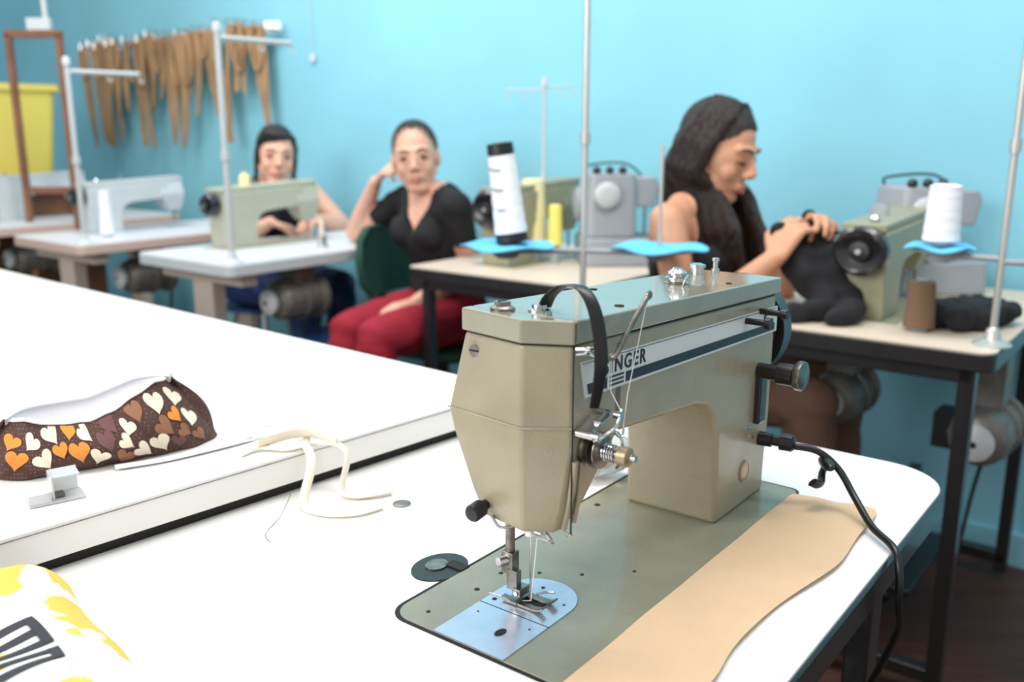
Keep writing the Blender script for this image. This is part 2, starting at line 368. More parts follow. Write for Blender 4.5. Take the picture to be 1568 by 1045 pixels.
b.ell(hl(.448,-.036,.050),(.007,.018,.006),M_black)
b.tube([hl(.458,-.035,.052),hl(.455,-.03,.036),hl(.440,-.034,.028),hl(.426,-.03,.034)],.006,M_black,10,smooth=4,flat=.5)
b.obj('power_cable')
# foreground machine table
E=empty('sewing_machine_table',(O0.x,O0.y,0),TH)
seam=lambda x:.4577-.0985*x+.035
poly=[(-.55,-.13)]+[p for p in rrect(0,-.13,.64,.3,(0,.075,0,0),10)][1:-2]+[(.64,seam(.64)),(-.55,seam(-.55))]
b=MB(); b.prism(poly,.724,.7575,M_blackm); b.obj('edge',E,bevel=.004)
ins=.003
poly2=[(x+(ins if x<0 else -ins),y+(ins if y<0 else 0)) for x,y in poly]
b=MB(); b.prism(poly2,.7565,.76,M_white); b.obj('top',E,bevel=.0008)
b=MB()
for x in(-.45,.56):
    b.box((x,-.06,.37),(.045,.03,.70),M_blackm); b.box((x,.34,.37),(.045,.03,.70),M_blackm)
    b.box((x,.14,.03),(.045,.55,.05),M_blackm); b.box((x,.14,.69),(.045,.48,.05),M_blackm)
b.box((.05,.14,.25),(1.0,.04,.04),M_blackm); b.box((.05,.10,.12),(.40,.28,.02),M_blackm)
b.obj('legs',E,bevel=.004)
b=MB(); b.prism(rrect(-.0035,-.002,.4795,.1815,(.014,.014,.014,.022)),.7597,.7606,M_dark)
b.prism([(.088+.030*math.cos(a),.200+.024*math.sin(a)) for a in np.linspace(0,2*math.pi,28,endpoint=False)],.7597,.7612,M_black)
b.prism([(.088+.012*math.cos(a),.204+.010*math.sin(a)) for a in np.linspace(0,2*math.pi,20,endpoint=False)],.7600,.7625,M_oldsteel)
b.box((.098,.187,.7618),(.012,.02,.002),M_dark)
b.lathe([(.010,0),(.010,.0012),(.007,.002),(.001,.002)],(.174,.333,.76),(0,0,1),M_oldsteel)
b.obj('hinge_and_screw',E)
# kraft paper
b=MB()
edge=[(-.02,-.086),(.03,-.086),(.078,-.0864),(.105,-.080),(.133,-.0777),(.18,-.079),(.22,-.0811),(.27,-.092),(.318,-.0996),(.36,-.094),(.402,-.092),(.44,-.093),(.47,-.088)]
rings=[]
for k in range(13):
    t=k/12; rings.append([hl(e[0]+.010*t*(i%3-1)*(e[0]>.44), e[1]*(1-t)+.003*t, .0024+.0022*abs(math.sin(e[0]*38+t*5+math.sin(e[0]*11)*2))*(1-t*.7)+.0008*math.sin(t*14+e[0]*50)) for i,e in enumerate(edge)])
b.loft(rings,M_kraft,caps=False,closed=False); o=b.obj('kraft_paper_sheet'); md=o.modifiers.new('s','SOLIDIFY'); md.thickness=.0004; md.offset=1
ss=o.modifiers.new('sub','SUBSURF'); ss.levels=2; ss.render_levels=2
# cutting table
Cc=V(.004,1.234,0); e1=V(-.683,-.73,0); e2=V(-.765,.644,0)
cp=[Cc,Cc+e2*2.2,Cc+e2*2.2+e1*1.7,Cc+e1*1.7]; cmid=Cc+e1*.85+e2*1.1
E=empty('cutting_table',(0,0,0))
b=MB(); b.loft([[V(p.x,p.y,z) for p in cp] for z in(.773,.808)],M_white); b.obj('top',E,bevel=.002)
b=MB(); b.loft([[V(p.x,p.y,z)+((p-cmid)*.0008) for p in cp] for z in(.8030,.8036)],M_oldsteel); b.obj('laminate_seam',E)
b=MB(); b.loft([[V(p.x,p.y,z)-((p-cmid).normalized()*.012) for p in cp] for z in(.7604,.7735)],M_dark); b.obj('gap_shadow_strip',E)  # dark strip added under the top to stand for the shadowed gap
b=MB()
for i in(.12,1.1,2.1):
    for j in(.12,1.55):
        p=Cc+e2*i+e1*j; b.box((p.x,p.y,.386),(.06,.06,.772),M_white,Matrix.Rotation(math.radians(47),3,'Z'))
b.obj('legs',E,bevel=.003)
# ------------------------------------------------------------------ pouch
PX=V(.801,.598,0); PY=V(-.598,.801,0); PO=V(-.520,.864,.8085); L=.236
hf=lambda s: float(np.interp(s,[0,.1,.25,.45,.6,.75,.88,1],[.054,.055,.048,.045,.052,.066,.076,.072]))
hb=lambda s: float(np.interp(s,[0,.5,.8,1],[.060,.060,.074,.078]))
def Pf(s,t,o=0):
    xb=L*s; xt=.02+(L-.065)*s; x=xb*(1-t)+xt*t
    y=-.022*math.sin(math.pi*t)*math.sin(math.pi*min(max(s,0.05),.95))+.022*t+.0034*math.sin(19*s+4*t)*math.sin(math.pi*t)+.0015*math.sin(43*s+9*t)
    y+=.03*(abs(s-.5)*2)**6
    return PO+PX*x+PY*(y-o)+V(0,0,hf(s)*t+.001)
def Pb(s,t):
    xb=L*s; xt=.02+(L-.065)*s; x=xb*(1-t)+xt*t
    return PO+PX*x+PY*(.085-.020*t-.03*(abs(s-.5)*2)**6+.008*math.sin(math.pi*t))+V(0,0,hb(s)*t+.001)
E=empty('zipper_pouch',(0,0,0))
b=MB(); ns=60; nt_=14
b.loft([[Pf(i/ns,j/nt_) for j in range(nt_+1)] for i in range(ns+1)],M_pouch,False,False)
b.loft([[Pb(i/ns,j/nt_) for j in range(nt_+1)] for i in range(ns+1)],M_pouch,False,False)
for s in(0,1): b.loft([[Pf(s,j/nt_)*(1-w)+Pb(s,j/nt_)*w+PX*(.016*math.sin(math.pi*w)*math.sin(math.pi*j/nt_)*(1 if s else -1)) for j in range(nt_+1)] for w in np.linspace(0,1,8)],M_pouch,False,False)
b.obj('fabric_shell',E)
b=MB()
b.loft([[Pf(i/ns,1)*(1-w)+Pb(i/ns,1)*w-V(0,0,.028*math.sin(math.pi*w)*math.sin(math.pi*min(.98,max(.02,i/ns)))**.5) for w in np.linspace(0,1,10)] for i in range(ns+1)],M_linen,False,False)
b.tube([Pf(s,1.02) for s in np.linspace(0,1,40)],.0042,M_linen,8,flat=.5)
b.tube([Pb(s,1.02) for s in np.linspace(0,1,40)],.0040,M_linen,8,flat=.6)
b.tube([Pf(s,1.0,-.006)-V(0,0,.002) for s in np.linspace(0,1,40)],.0016,M_gray,8)
b.tube([PO+PX*.11+PY*-.018+V(0,0,.003),PO+PX*.16+PY*-.024+V(0,0,.0025),PO+PX*.22+PY*-.020+V(0,0,.003),PO+PX*.262+PY*-.012+V(0,0,.002)],.0065,M_linen,8,smooth=5,flat=.25,up=(.6,-.8,0))
b.obj('lining_and_zipper',E)
b=MB()
hp=[(16*math.sin(a)**3/17,(13*math.cos(a)-5*math.cos(2*a)-2*math.cos(3*a)-math.cos(4*a)+2)/17) for a in np.linspace(0,2*math.pi,26,endpoint=False)]
cols=[M_hcream,M_orange,M_hcream,M_hbrown,M_hcream,M_orange,M_hdk,M_hcream,M_hbrown]
rh=random.Random(5); placed=[]; k=0
for tr in range(2500):
    x0=rh.uniform(.006,L-.006); z0=rh.uniform(.008,.072); s0=x0/L; h=hf(s0); r=rh.choice([.0092,.0112,.0125])
    if z0+r*.6>h: continue
    if any((x0-a)**2+(z0-c_)**2<((r+q)*.86)**2 for a,c_,q in placed): continue
    placed.append((x0,z0,r)); t0=z0/h; s0=min(max(s0,.03),.97); ang=rh.uniform(-.7,.7); ca,sa=math.cos(ang),math.sin(ang); pts=[]; mid=[]
    for (x,y) in hp:
        for q,lst in((1,pts),(.5,mid)):
            dx=(x*ca-y*sa)*r*q; dz=(x*sa+y*ca)*r*q
            lst.append(Pf(min(max(s0+dx/L,.005),.995),min(max(t0+dz/h,.01),.97),.0012))
    c0=Pf(s0,min(t0,.97),.0013); n_=len(pts)
    b.add([c0]+mid+pts,[[0,i+1,(i+1)%n_+1] for i in range(n_)]+[[i+1,i+1+n_,(i+1)%n_+1+n_,(i+1)%n_+1] for i in range(n_)],cols[k%9]); k+=1
b.obj('heart_print',E)
b=MB(); b.box(PO+PX*-.006+PY*.012+V(0,0,.03),(.012,.006,.02),M_navy); b.box(PO+PX*-.006+PY*.012+V(0,0,.015),(.012,.006,.01),M_red); b.obj('side_tag',E)
# plastic clip
b=MB(); c=V(-.447,.838,.8085); R=Matrix.Rotation(.62,3,'Z')
def rp(x,y,z): return c+R@V(x,y,z)
b.box(rp(0,0,.001),(.050,.030,.002),M_clear,R); b.box(rp(.010,.013,.013),(.026,.002,.026),M_clear,R); b.box(rp(-.015,-.013,.006),(.020,.002,.012),M_clear,R)
b.box(rp(.010,0,.025),(.024,.026,.002),M_clear,R); b.box(rp(-.003,0,.015),(.002,.026,.022),M_clear,R); b.box(rp(.0,0,.004),(.016,.012,.003),M_oldsteel,R); b.obj('plastic_clip',bevel=.0006)
# cream fabric straps
b=MB()
b.tube([V(-.330,.985,.811),V(-.315,1.00,.812),V(-.29,1.02,.816),V(-.255,1.02,.815),V(-.235,.995,.813),V(-.25,.972,.812),V(-.285,.975,.812),V(-.30,.955,.811)],.0045,M_cloth,8,smooth=8,flat=.4)
b.tube([V(-.285,.972,.817),V(-.25,.992,.822),V(-.225,.997,.820),V(-.198,.985,.815)],.0085,M_cloth,8,smooth=8,flat=.25,up=(0,-.6,.8))
b.tube([V(-.21,.99,.812),V(-.195,.985,.811),V(-.186,.978,.800),V(-.19,.960,.768),V(-.175,.950,.763),V(-.15,.955,.764),V(-.135,.965,.764)],.0050,M_cloth,8,smooth=8,flat=.4)
b.tube([V(-.235,.985,.812),V(-.225,.962,.811),V(-.220,.945,.80),V(-.225,.925,.766),V(-.20,.905,.763),V(-.165,.905,.764),V(-.14,.925,.764)],.0050,M_cloth,8,smooth=8,flat=.4)
b.tube([V(-.24,.93,.775),V(-.245,.90,.762),V(-.25,.86,.7612),V(-.24,.84,.7612)],.0004,M_oldsteel,6,smooth=6)
b.tube([V(-.30,1.06,.809),V(-.27,1.09,.81),V(-.25,1.11,.809),V(-.235,1.14,.809)],.0009,M_cloth,6,smooth=6)
b.obj('fabric_strap_scraps')
# plastic bag behind the machine
b=MB()
def blob(c,r,n=20,m=10,seed=1,amp=.15):
    rr=random.Random(seed); ph=[rr.uniform(0,6) for _ in range(6)]
    rings=[]
    for i in range(m+1):
        t=max(.03,min(math.pi-.03,math.pi*i/m)); ring=[]
        for k in range(n):
            p=2*math.pi*k/n; q=1+amp*math.sin(3*p+ph[0]+2*t)*math.sin(2*t+ph[1])+amp*.5*math.sin(7*p+ph[2])
            ring.append(Vector(c)+V(r[0]*q*math.sin(t)*math.cos(p),r[1]*q*math.sin(t)*math.sin(p),r[2]*math.cos(t)))
        rings.append(ring)
    return rings
b.loft(blob(hl(.375,.210,.028),(.045,.03,.027),seed=2),M_clear)
b.ell(hl(.375,.200,.030),(.012,.012,.014),M_orange); b.ell(hl(.355,.205,.018),(.012,.012,.012),M_cloth)
b.obj('plastic_bag_of_thread')
# printed cloth at the lower left
d1=V(.714,-.70,0); d2=V(-.70,-.714,0); CO=V(-.6355,.97,TZ)
def ch(u,v):
    z=.034*(1-math.exp(-max(v,0)/.020))*(1+.15*math.sin(u*26+v*9))+.003*math.sin(u*60+v*30)*min(1,v/.03)
    wob=.008*math.sin(u*15)+.004*math.sin(u*37)
    p=CO+d1*u+d2*(v+wob); return V(p.x,p.y,TZ+.0015+max(z,0))
M_print=mat('yellow_leaf_print',(234,234,231),.9,col2=(228,204,96),nscale=13)
r_=[n for n in M_print.node_tree.nodes if n.type=='VALTORGB'][0]; r_.color_ramp.elements[0].position=.485; r_.color_ramp.elements[1].position=.5
E=empty('printed_cloth')
b=MB(); b.loft([[ch(u,v) for v in np.linspace(0,.22,36)] for u in np.linspace(.325,.62,60)],M_print,False,False); b.obj('cloth',E)
b=MB()
M_char=mat('charcoal_print',(62,62,70),.9)
for i in range(5):
    u0=.415+.019*i
    b.loft([[ch(u0+.015*t+w,.048+.045*t)+V(0,0,.001) for w in(0,.0045,.009)] for t in np.linspace(0,1,16)],M_char,False,False)
    if i in(0,1,3): b.loft([[ch(u0+w*.026+.015*q_,.048+q)+V(0,0,.0012) for q,q_ in((0,0),(.004,.09),(.008,.17))] for w in np.linspace(0,1,14)],M_char,False,False)
b.obj('bar_print',E)
# ------------------------------------------------------------------ background furniture
A=math.radians(52); av=V(math.cos(A),math.sin(A),0); bv=V(-math.sin(A),math.cos(A),0)
def at(c,a,b_,z=0): p=c+av*a+bv*b_; return V(p.x,p.y,z)
c0=V(-2.22,3.74,0);c1=V(-1.54,3.24,0);c2=V(-.856,2.742,0)
cL=V(-.323,2.742,0); cM=cL-bv*.66; cR=V(.8813,1.6175,0)
def table(c,La,Wb,top,edge,leg,style,name='sewing_machine_table'):
    E=empty(name,(c.x,c.y,0),A)
    b=MB(); b.prism(rrect(0,0,La,Wb,.03),.722,.757,edge); b.obj('edge',E,bevel=.003)
    b=MB(); b.prism(rrect(.003,.003,La-.003,Wb-.003,.028),.7565,.76,top); b.obj('top',E)
    b=MB()
    if style=='ped':
        for x in(.10,La-.10):
            b.box((x,Wb/2,.40),(.05,.11,.64),leg); b.box((x,Wb/2,.70),(.06,Wb-.08,.04),leg); b.box((x,Wb/2,.03),(.06,Wb-.02,.05),leg)
        b.box((La/2,Wb/2,.22),(La-.2,.04,.05),leg)
    else:
        for x in(.05,La-.06):
            for y in(.05,Wb-.05): b.box((x,y,.37),(.035,.03,.70),leg)
            b.box((x,Wb/2,.06),(.035,Wb-.08,.03),leg); b.box((x,Wb/2,.705),(.035,Wb-.08,.03),leg)
        b.box((La/2,Wb/2,.25),(La-.1,.03,.03),leg)
    b.box((La/2,Wb/2,.13),(.34,.26,.02),leg)
    b.obj('legs',E,bevel=.003)
    return E
table(c0,.98,.52,M_tabletop,M_pinkedge,M_beige,'ped')
table(c1,.98,.52,M_tabletop,M_pinkedge,M_beige,'ped')
table(c2,.98,.52,M_tabletop,M_pale,M_beige,'ped')
table(cM,.76,.66,M_tan,M_blackm,M_blackm,'leg')
table(cR,.80,.57,M_tan,M_blackm,M_blackm,'leg')
def mach(c,a0,b0,paint,lid,bed,**k): return build_machine('sewing_machine',at(c,a0,b0,TZ+.0005),A+math.pi,paint,lid,bed,**k)
mach(c0,.72,.44,M_pale,M_pale,M_pale,scale=(1,.9,.80),wheelr=.045); mach(c1,.68,.44,M_pale,M_pale,M_pale,scale=(1,.9,.80),wheelr=.045); mach(c2,.69,.46,M_lgray,M_lgray,M_lgray,scale=(1,.9,.84),wheelr=.045)
mach(cM,.60,.53,M_olive,M_olive,M_olive,scale=.95); mach(cR,.59,.385,M_olive,M_olive,M_olive,scale=(.90,.92,.84),wheelr=.062)
def overlock(p,rz,s=1):
    E=empty('overlock_machine',p,rz,s)
    b=MB()
    b.prism(rrect(-.11,-.09,.11,.09,.02),0,.075,M_gray)
    b.loft([[V(x,y,z) for x,y in rrect(-.10+d,-.075+d,.035-d*.3,.08-d,.02)] for z,d in((.075,0),(.20,.003),(.245,.008))],M_gray)
    b.loft([[V(x,y,z) for x,y in rrect(.02,-.055,.10-d,.05,.015)] for z,d in((.155,.012),(.21,0),(.235,.01))],M_gray)
    b.obj('body',E,bevel=.006,seg=3)
    b=MB()
    b.lathe([(.03,0),(.034,.004),(.034,.014),(.026,.02),(.01,.021)],(-.05,-.075,.19),(0,-1,0),M_pale)
    b.lathe([(.03,0),(.045,.004),(.045,.018),(.03,.024)],(-.10,.01,.16),(-1,0,0),M_gray)
    for k in range(3): b.lathe([(.008,0),(.011,.004),(.011,.012),(.006,.018)],(-.075+.035*k,-.055,.245),(0,-.3,1),M_black,seg=14)
    b.cyl((.07,-.01,.16),(.07,-.01,.08),.004,M_chrome); b.box((.07,-.02,.079),(.04,.05,.006),M_chrome)
    b.tube([(-.08,.05,.24),(-.08,.05,.262),(.02,.03,.268),(.07,.02,.23)],.003,M_black,8,smooth=5)
    b.obj('dials_and_presser',E)
overlock(at(cM,.47,.20,TZ+.0005),.1,1.12); overlock(at(cR,.66,.30,TZ+.0005),.15,(1.15,1.0,1.08))
def cone(b,p,h,r0,r1,m,ax=(0,0,1),ends=None):
    lo,hi=0,1
    if ends:
        b.lathe([(r0*.8,0),(r0*1.0,.003),(r0*.97,h*.09)],p,ax,ends); b.lathe([(r1*1.02,h*.89),(r1*.98,h),(r1*.6,h+.002)],p,ax,ends); lo,hi=.088,.892
    n=14; pr=[(r0*.6,h*lo+.002)]
    for i in range(n+1):
        t=lo+(hi-lo)*i/n; pr.append(((r0*(1-t)+r1*t)*(1+.018*math.sin(i*2.3)),.004+(h-.008)*t))
    pr.append((r1*.6,h*hi)); b.lathe(pr,p,ax,m)
def stand(p,h,arms,trays,r=.008,m=M_pale,floor=False,collar=.45):
    E=empty('thread_stand',p)
    b=MB()
    if floor:
        b.lathe([(.14,0),(.14,.012),(.05,.03),(.02,.05),(r,.08)],(0,0,0),(0,0,1),M_blackm)
    else: b.lathe([(.035,0),(.035,.003),(.016,.012),(.012,.03),(r,.035)],(0,0,0),(0,0,1),m)
    b.cyl((0,0,.02),(0,0,h),r,m,seg=14); b.cyl((0,0,h*collar),(0,0,h*collar+.025),r*1.5,m,seg=14)
    b.lathe([(r*1.4,0),(r*1.4,.02),(r*.6,.03)],(0,0,h-.01),(0,0,1),m)
    for (dx,dy,z,rr) in arms:
        b.tube([(0,0,z),(dx,dy,z+.002)],rr,m,8); 
        for t in(.55,1): b.tube([(dx*t,dy*t,z),(dx*t,dy*t,z-.02),(dx*t+.012,dy*t,z-.03),(dx*t+.014,dy*t,z-.015)],.002,m,6,smooth=4)
    b.obj('rod_and_arms',E)
    if trays:
        b=MB()
        for dx,dy,z,rad,pin in trays:
            b.tube([(0,0,z-.015),(dx,dy,z-.015)],.006,M_gray,8)
            b.lathe([(.02,-.03),(rad*.4,-.014),(rad*.8,-.008),(rad*.82,-.004),(.01,-.003)],(dx,dy,z),(0,0,1),M_gray)
            ps=[(rad*(1+.06*math.cos(4*a+1))*math.cos(a),rad*(1+.05*math.sin(3*a))*math.sin(a)) for a in np.linspace(0,2*math.pi,40,endpoint=False)]
            b.loft([[V(dx+x*q,dy+y*q,z-.002+k_+(.004*math.sin(4*math.atan2(y,x))*q if q>.9 else 0)) for x,y in ps] for q,k_ in((.05,-.001),(1,-.001),(1,.002),(.05,.002))],M_bluefelt)
            if pin: b.cyl((dx,dy,z),(dx,dy,z+pin),.004,M_rod,seg=12)
        b.obj('spool_trays',E)
    return E
s2=at(c2,.05,.05,TZ); s1=at(c1,.05,.05,TZ)
stand(s2,.69,[(av.x*.27,av.y*.27,.665,.008)],None,.0095)
stand(s1,.63,[(av.x*.27,av.y*.27,.60,.008)],None,.0095)
sM=V(.158,2.02,0)
stand(sM,1.70,[(-.2,.02,1.66,.005),(.2,-.02,1.66,.005)],[(-.170,-.01,.915,.100,.0),(.160,-.05,.915,.100,.215)],.0072,M_rod,floor=True,collar=.665)
stand(V(.10,2.93,TZ),.54,[(-.12,.0,.52,.003),(.09,.02,.53,.003)],None,.006)
sR=V(.916,1.70,TZ)
stand(sR,.80,[(-.12,.02,.66,.003)],[(-.085,.07,.180,.062,.0),(.1,-.05,.175,.062,0)],.0068,M_rod)
b=MB(); ax=V(-.13,.03,1).normalized(); p=V(sM.x-.157,sM.y-.01,.919); cone(b,p,.215,.036,.029,M_wcone,ax,M_black)
b.cyl(p-V(0,0,.002),p+ax*.03,.004,M_gray)
for k in(.35,.55,.75): b.tube([p+ax*(.215*k)+V(-.031,-.010,0),p+ax*(.215*k)+V(-.018,-.030,-.003),p+ax*(.215*k)+V(-.005,-.034,-.002)],.0014,M_black,6)
b.obj('thread_cone')
def cone_obj(p,h,r0,r1,m,e=None,base=0):
    b=MB(); cone(b,(0,0,.005+base),h,r0,r1,m,ends=e); b.lathe([(r0*.6,0),(r0*.62,.006+base)],(0,0,0),(0,0,1),M_gray); b.cyl((0,0,h+base),(0,0,h+.006+base),r1*.5,M_gray); b.obj('thread_cone',loc=p)
cone_obj(V(sR.x-.085,sR.y+.07,TZ+.183),.112,.034,.029,M_wcone)
cone_obj(V(.8316,1.83,TZ),.10,.031,.025,M_brown)
cone_obj(V(.065,2.86,TZ),.20,.045,.034,M_cream,base=.05)
cone_obj(V(.132,2.80,TZ),.125,.024,.019,M_yel,base=.05)
cone_obj(at(c1,.22,.20,TZ),.17,.026,.02,M_wcone)
b=MB(); b.lathe([(.02,0),(.02,.035),(.012,.04),(.012,.05)],at(c2,.36,.39,TZ+.205),(0,0,1),M_cream); b.obj('thread_spool')
b=MB(); b.lathe([(.02,0),(.02,.015),(.014,.018),(.014,.04),(.018,.045)],at(c2,.47,.12,TZ),(0,0,1),M_chrome); b.cyl(at(c2,.47,.12,TZ),at(c2,.47,.12,TZ+.1),.005,M_cloth); b.obj('bobbin_winder')
def motor(c,a0,b0,z,s=.88):
    p=at(c,a0,b0,z); E=empty('sewing_machine_motor',p,A,s)
    b=MB()
    b.lathe([(.02,-.13),(.055,-.125),(.072,-.11),(.076,-.09),(.076,-.02),(.085,-.018),(.085,.0),(.076,.002),(.076,.06),(.088,.062),(.088,.085),(.05,.09),(.03,.11)],(0,0,0),(1,0,0),M_motor,seg=30)
    for k in range(10):
        a=2*math.pi*k/10; b.box((-.055,.077*math.cos(a),.077*math.sin(a)),(.07,.006,.006),M_motor,Matrix.Rotation(a,3,'X'))
    b.box((0,0,(.722-z)/s*.5+.03),(.10,.08,(.722-z)/s-.06),M_motor)
    b.obj('housing',E,bevel=.002)
    b=MB(); b.lathe([(.01,-.165),(.04,-.16),(.048,-.155),(.036,-.148),(.048,-.141),(.03,-.135),(.015,-.13)],(0,0,0),(1,0,0),M_pale); b.cyl((-.17,0,0),(-.13,0,0),.008,M_black); b.obj('pulley',E)
    b=MB(); b.tube([(.10,0,-.05),(.10,.03,-.2),(.05,.05,-.45)],.006,M_black,8,smooth=5); b.box((.09,.11,-.04),(.10,.07,.10),M_black); b.obj('switch_and_cable',E)
motor(c2,.36,.12,.60); motor(c1,.36,.16,.60); motor(c0,.36,.2,.60)
motor(cR,.36,.38,.54,.8); motor(cR,.30,.05,.53,.8); motor(cM,.4,.4,.56)
def stool(p):
    b=MB(); p=Vector(p)
    b.lathe([(.04,.425),(.15,.43),(.165,.435),(.155,.448),(.05,.45)],p,(0,0,1),M_navy) 
    for k in range(4):
        a=k*math.pi/2+.4; b.tube([p+V(.10*math.cos(a),.10*math.sin(a),.43),p+V(.18*math.cos(a),.18*math.sin(a),.0)],.011,M_chrome,8)
    b.tube([p+V(.145*math.cos(a),.145*math.sin(a),.2) for a in np.linspace(0,2*math.pi,24)],.007,M_chrome,8); b.obj('stool')
stool((-.60,3.22,0.0))
def chair(p,rz,m,bh=(.60,.85),bx=.0):
    E=empty('chair',p,rz)
    b=MB()
    b.loft([[V(x,y,z) for x,y in rrect(-.19+d,-.18+d,.19-d,.19-d,.05)] for z,d in((.415,.015),(.43,0),(.445,0),(.452,.012))],m); 
    rings=[]
    for z,hw in((bh[0],.13),(bh[0]+.04,.175),(sum(bh)/2,.19),(bh[1]-.04,.18),(bh[1],.14)):
        r=[]
        for k in range(9): t=-1+k/4; r.append(V(hw*t,-.215+.03*t*t-.03*(z-.6),z))
        for k in range(8,-1,-1): t=-1+k/4; r.append(V(hw*t,-.245+.03*t*t-.03*(z-.6),z))
        rings.append(r)
    b.loft(rings,m)
    b.obj('seat_and_back',E,bevel=.004)
    b=MB()
    b.tube([(bx,-.05,.415),(bx,-.2,.40),(bx,-.255,.47),(bx,-.252,bh[1]-.08)],.014,M_black,8,smooth=5)
    b.cyl((0,0,.415),(0,0,.12),.025,M_black)
    for k in range(5):
        a=k*2*math.pi/5; b.tube([(0,0,.12),(.14*math.cos(a),.14*math.sin(a),.10),(.25*math.cos(a),.25*math.sin(a),.055)],.014,M_black,8); b.ell((.25*math.cos(a),.25*math.sin(a),.026),(.02,.02,.026),M_black)
    b.obj('base',E)
# ------------------------------------------------------------------ people
class Fig:
    def __init__(s): s.P=[]
    def cap(s,p0,p1,r0,r1,tag): s.P.append(('c',np.array(p0,float),np.array(p1,float),r0,r1,tag))
    def chain(s,pts,rs,tag):
        for i in range(len(pts)-1): s.cap(pts[i],pts[i+1],rs[i],rs[i+1],tag)
    def ell(s,c,r,R,tag): s.P.append(('e',np.array(c,float),np.array(r,float),np.array(R),None,tag))
    def mesh(s):
        b=MB(); d=M_skin
        for q in s.P:
            if q[0]=='c':
                p0,p1=Vector(q[1]),Vector(q[2]); r0,r1=q[3],q[4]; D=p1-p0
                if D.length<1e-6: D=V(0,0,1e-4); p1=p0+D
                D.normalize(); u,w=frame(D); seg=18; A_=[2*math.pi*k/seg for k in range(seg)]; rings=[]
                for t in np.linspace(-math.pi/2+.05,0,5): rings.append([p0+D*(r0*math.sin(t))+(u*math.cos(a)+w*math.sin(a))*r0*math.cos(t) for a in A_])
                for t in np.linspace(0,math.pi/2-.05,5): rings.append([p1+D*(r1*math.sin(t))+(u*math.cos(a)+w*math.sin(a))*r1*math.cos(t) for a in A_])
                b.loft(rings,d)
            else: b.ell(q[1],tuple(q[2]),d,Matrix([list(x) for x in q[3]]),24,16)
        return b
    def dist(s,X):
        D=[]
        for q in s.P:
            if q[0]=='c':
                d=q[2]-q[1]; L2=max((d*d).sum(),1e-12); t=np.clip(((X-q[1])@d)/L2,0,1)
                D.append(np.linalg.norm(X-(q[1]+t[:,None]*d),axis=1)-(q[3]+(q[4]-q[3])*t))
            else:
                y=((X-q[1])@q[3])/q[2]; D.append((np.linalg.norm(y,axis=1)-1)*q[2].min())
        return np.array(D)
    def build(s,name,parent,mats,fn=None,voxel=.005,iters=4,infl=0,cut=None,disp=None):
        o=s.mesh().obj(name+'_tmp',None)
        md=o.modifiers.new('r','REMESH'); md.mode='VOXEL'; md.voxel_size=voxel; md.use_smooth_shade=True
        sm=o.modifiers.new('s','SMOOTH'); sm.iterations=iters; sm.factor=.5
        dg=bpy.context.evaluated_depsgraph_get(); dg.update()
        me=bpy.data.meshes.new_from_object(o.evaluated_get(dg)); me.name=name
        bpy.data.objects.remove(o)
        me.materials.clear()
        for m in mats: me.materials.append(m)
        nP=len(me.polygons); X=np.zeros(nP*3); me.polygons.foreach_get('center',X); X=X.reshape(-1,3)
        idx=np.zeros(nP,int)
        if fn:
            D=s.dist(X); tags=[s.P[i][5] for i in D.argmin(0)]
            idx=np.array([fn(x,t) for x,t in zip(X,tags)],int)
        me.polygons.foreach_set('material_index',idx.astype(np.int32)); me.polygons.foreach_set('use_smooth',[True]*nP)
        nV=len(me.vertices)
        N=np.zeros(nV*3); me.vertices.foreach_get('normal',N); N=N.reshape(-1,3); C=np.zeros(nV*3); me.vertices.foreach_get('co',C); C=C.reshape(-1,3)
        if infl:
            cnt=np.zeros(nV)
            for p in me.polygons:
                if idx[p.index]>0:
                    for v in p.vertices: cnt[v]=1
            C=C+N*(cnt*infl)[:,None]
            C=C+N*(cnt*.0024*np.sin(C[:,2]*70+C[:,0]*35+np.sin(C[:,1]*40)*2))[:,None]
        if disp: C=C+N*disp(C)[:,None]
        me.vertices.foreach_set('co',C.ravel())
        if cut:
            bm=bmesh.new(); bm.from_mesh(me); bmesh.ops.delete(bm,geom=[v for v in bm.verts if cut(v.co)],context='VERTS'); bm.to_mesh(me); bm.free()
        me.update(); ob=bpy.data.objects.new(name,me); COL.objects.link(ob); ob.parent=parent
        return ob
def foldn(amp): return lambda C: amp*(np.sin(C[:,0]*90+C[:,2]*30)*np.sin(C[:,1]*80+C[:,0]*20)+.6*np.sin(C[:,2]*70+C[:,1]*120))
def hframe(F,roll=0):
    F=Vector(F).normalized(); R=F.cross(V(0,0,1)).normalized(); U=R.cross(F).normalized()
    if roll:
        q=Matrix.Rotation(roll,3,F); R=q@R; U=q@U
    return Matrix((R,F,U)).transposed()
def head(f,C,H):
    C=Vector(C); T=lambda x,y,z: C+H@V(x,y,z)
    e=lambda c,r,t='head': f.ell(T(*c),r,H,t)
    e((0,-.014,.030),(.073,.090,.086)); e((0,.022,.000),(.064,.063,.075)); e((0,.026,-.045),(.053,.055,.062)); e((0,.054,-.091),(.024,.022,.020))
    for s in(-1,1):
        f.cap(T(s*.051,-.004,-.048),T(s*.014,.054,-.094),.017,.018,'head')
        e((s*.033,.050,-.028),(.026,.024,.030)); e((s*.071,-.010,-.008),(.011,.017,.030))
        f.cap(T(s*.011,.089,-.030),T(s*.010,.084,-.030),.0080,.008,'head')
        f.cap(T(s*.010,.079,.027),T(s*.044,.066,.027),.009,.008,'head')
        f.cap(T(s*.014,.078,-.060),T(0,.084,-.058),.008,.009,'head')
    f.cap(T(0,.078,.016),T(0,.098,-.024),.0085,.0105,'head')
    return T
